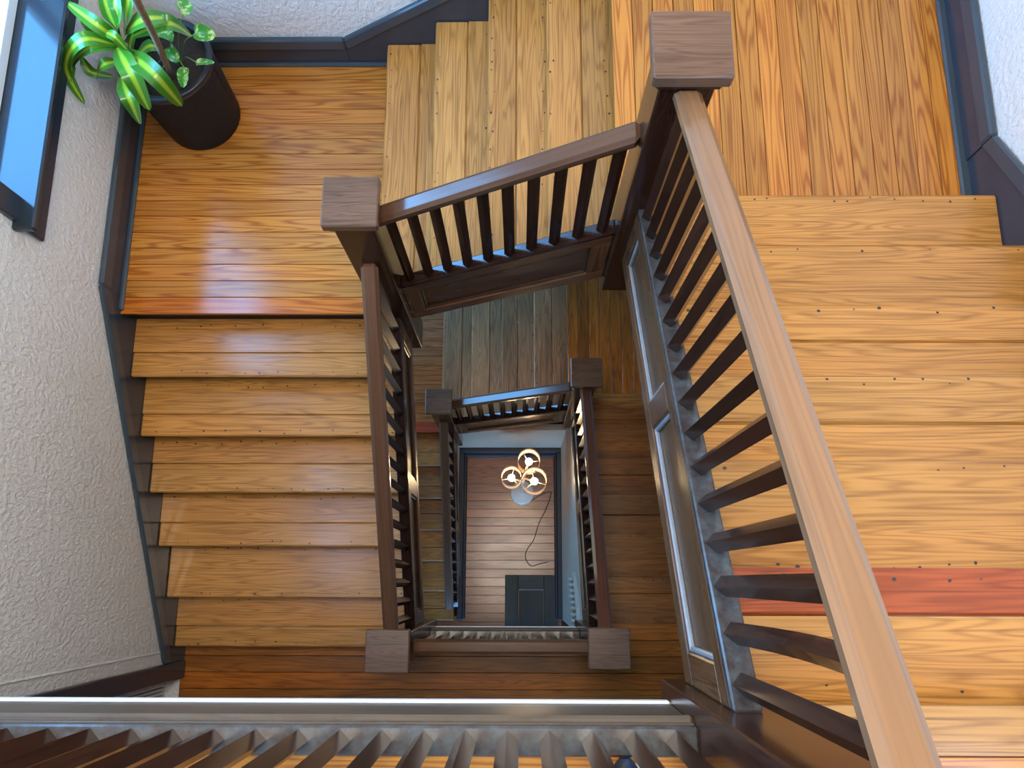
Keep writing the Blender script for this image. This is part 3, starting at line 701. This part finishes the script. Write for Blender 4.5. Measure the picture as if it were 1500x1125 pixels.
# ------------------------------------------------------------------ floor lamp at the bottom of the well
def fabric():
    m, nt, b = mat('lampshade_fabric'); o = nt.nodes['Material Output']
    d_ = N(nt, 'ShaderNodeBsdfDiffuse'); d_.inputs[0].default_value = (0.80, 0.68, 0.50, 1)
    t = N(nt, 'ShaderNodeBsdfTranslucent'); t.inputs[0].default_value = (0.85, 0.62, 0.36, 1)
    mx = N(nt, 'ShaderNodeMixShader'); mx.inputs[0].default_value = 0.4
    nt.nodes.remove(b); nt.links.new(d_.outputs[0], mx.inputs[1]); nt.links.new(t.outputs[0], mx.inputs[2]); nt.links.new(mx.outputs[0], o.inputs[0])
    return m
M['fabric'] = fabric()
M['lampwhite'] = plain('cream_enamel', (0.80, 0.77, 0.70), 0.3, nscale=6, namp=0.05)
M['bulb'] = plain('lit_bulb', (1, 0.9, 0.7), 0.4, emit=(1.0, 0.74, 0.42), estr=80, nscale=3, namp=0.02)
lx, ly = at(765, 722, z=0).xy
lamp = thing('floor_lamp', (lx, ly, 0), 'lit floor lamp with three cream drum shades on a round white base', 'lamp')
part(MB().lathe([(0, 0.03), (0.10, 0.026), (0.118, 0.015), (0.122, 0.0), (0, 0)][::-1], 40, (lx, ly, 0)), 'base', 'lampwhite', lamp)
part(MB().tube([(lx, ly, 0.02), (lx, ly, 0.7), (lx + 0.01, ly, 1.25)], [0.016, 0.014, 0.012], 10), 'pole', 'lampwhite', lamp)
for (u, v, z, r, h) in ((783, 702, 1.62, 0.104, 0.27), (775, 673, 1.48, 0.096, 0.27), (749, 697, 1.34, 0.088, 0.24)):
    c = at(u, v, z=z)
    part(MB().tube([(lx + 0.01, ly, z - 0.38), ((lx + c.x) / 2, (ly + c.y) / 2, z - 0.27), (c.x, c.y, z - 0.22), (c.x, c.y, z - 0.12)], 0.008, 8), 'arm', 'lampwhite', lamp)
    sh = part(MB().lathe([(r, -h), (r, 0), (r - 0.003, 0), (r - 0.003, -h), (r, -h)], 36, tuple(c)), 'lamp_shade', 'fabric', lamp)
    sp = MB()
    for k in range(3):
        a = k * 2.094 + u
        sp.tube([(c.x, c.y, z - 0.17), (c.x + (r - 0.002) * math.cos(a), c.y + (r - 0.002) * math.sin(a), z - 0.13)], 0.0025, 5)
    part(sp, 'spider', 'lampwhite', sh)
    part(MB().lathe([(0.0, -0.045), (0.018, -0.04), (0.028, -0.018), (0.031, 0.0), (0.026, 0.018), (0.013, 0.028), (0, 0.031)], 20, (c.x, c.y, z - 0.14)), 'bulb', 'bulb', lamp)
cp = [at(u, v, z=0.006) for u, v in ((775, 735), (806, 720), (800, 745), (790, 765), (782, 790), (772, 805), (770, 818), (778, 829), (790, 826), (803, 823))]
part(MB().tube(spline(cp, 6), 0.004, 6), 'power_cord', 'gap', lamp)

# old panelled board lying on the ground floor
M['green'] = wood('worn_green_paint', (0.012, 0.026, 0.027), (0.006, 0.012, 0.013), K=6, ring=0.4, blotch=0.5, rough=0.5, pore=0.5)
x0, x1, y1, y0 = -0.137, 0.377, 0.062, -0.80
pd = thing('panel_door', ((x0 + x1) / 2, (y0 + y1) / 2, 0), 'old dark green panelled cupboard door lying on the ground floor boards', 'door')
part(MB().box(x0 + 0.12, x1 - 0.12, y0 + 0.1, y1 - 0.13, 0, 0.018, 0.002, ax=1), 'inner_panel', 'green', pd, (0.8, 0.7, 0.7))
for a, b in ((x0, x0 + 0.13), (x1 - 0.13, x1)): part(MB().box(a, b, y0, y1, 0, 0.035, 0.004, ax=1), 'stile', 'green', pd, (1, 1, 1))
for a, b in ((y1 - 0.14, y1), (y0, y0 + 0.12)): part(MB().box(x0 + 0.13, x1 - 0.13, a, b, 0, 0.034, 0.004), 'rail', 'green', pd)
part(MB().box(x0 + 0.13, x0 + 0.137, y0 + 0.12, y1 - 0.14, 0.018, 0.03, 0.002, ax=1).box(x1 - 0.137, x1 - 0.13, y0 + 0.12, y1 - 0.14, 0.018, 0.03, 0.002, ax=1).box(x0 + 0.137, x1 - 0.137, y1 - 0.147, y1 - 0.14, 0.018, 0.03, 0.002), 'panel_moulding', 'string', pd)

# pale carved ornament on the blue-lit wall
M['carv'] = plain('pale_weathered_carving', (0.42, 0.43, 0.38), 0.5, nscale=40, namp=0.4)
ox = WX1 - 0.012
cv = thing('wall_ornament', (ox, -0.1, 1.6), 'pale ribbed carved ornament hanging on the blue-lit wall', 'ornament')
mb = MB(); out = [(0.07, 2.12), (-0.02, 2.02), (-0.12, 1.72), (-0.30, 1.55), (-0.36, 1.60), (-0.36, 2.50), (-0.28, 2.62), (-0.16, 2.52), (-0.06, 2.38), (0.02, 2.24)]
vs = [(ox, y, z) for y, z in out] + [(ox - 0.025, y * 0.97 - 0.004, 2.1 + (z - 2.1) * 0.93) for y, z in out]; n = len(out)
mb.add(vs, [tuple(range(n)), tuple(range(2 * n - 1, n - 1, -1))] + [(k, n + k, n + (k + 1) % n, (k + 1) % n) for k in range(n)])
part(mb, 'back_plate', 'carv', cv)
for k in range(9):
    y = 0.02 - k * 0.04; za = 2.24 + (0.02 - y) * 1.0
    part(MB().tube([(ox - 0.028, y, za - 0.22 - k * 0.012), (ox - 0.045, y - 0.006, za - 0.1), (ox - 0.03, y - 0.004, min(za, 2.55))], [0.008, 0.015, 0.01], 8), 'rib', 'carv', cv, None)

# toe of a shoe on the top floor
M['shoe_fabric'] = plain('navy_shoe_fabric', (0.015, 0.02, 0.035), 0.6, nscale=80, namp=0.4)
c = at(917, 1122, z=ZT + 0.03)
sc = thing('shoe', (c.x, c.y - 0.13, ZT), 'dark shoe with white stripes standing behind the dusty balusters', 'shoe')
mb = MB(); vs = []; gc = []; nr, ns = 12, 16
for i in range(nr + 1):
    t = i / nr; yy = c.y + 0.012 - 0.28 * t
    wd = 0.046 * min(1, (t * 5 + 0.05)) ** 0.5 * (1 - 0.25 * t); ht = 0.035 + 0.055 * t
    for k in range(ns):
        a = 2 * math.pi * k / ns; vs.append((c.x + wd * math.cos(a), yy, ZT + 0.012 + max(0, math.sin(a)) * ht * min(1, (t * 6 + 0.15)) ** 0.5 - (0.0 if math.sin(a) > 0 else 0.004)))
fs = [(i * ns + k, i * ns + (k + 1) % ns, (i + 1) * ns + (k + 1) % ns, (i + 1) * ns + k) for i in range(nr) for k in range(ns)] + [tuple(range(ns)), tuple(nr * ns + k for k in range(ns))[::-1]]
mb.add(vs, fs, None, True); part(mb, 'upper', 'shoe_fabric', sc)
part(MB().box(c.x - 0.045, c.x + 0.045, c.y - 0.27, c.y + 0.0, ZT, ZT + 0.012, 0.006), 'sole', 'white', sc)
for k in range(3): part(MB().tube([(c.x - 0.03, c.y - 0.03 - k * 0.02, ZT + 0.04), (c.x, c.y - 0.025 - k * 0.02, ZT + 0.062 + k * 0.004), (c.x + 0.03, c.y - 0.03 - k * 0.02, ZT + 0.04)], 0.003, 6), 'stripe', 'white', sc)
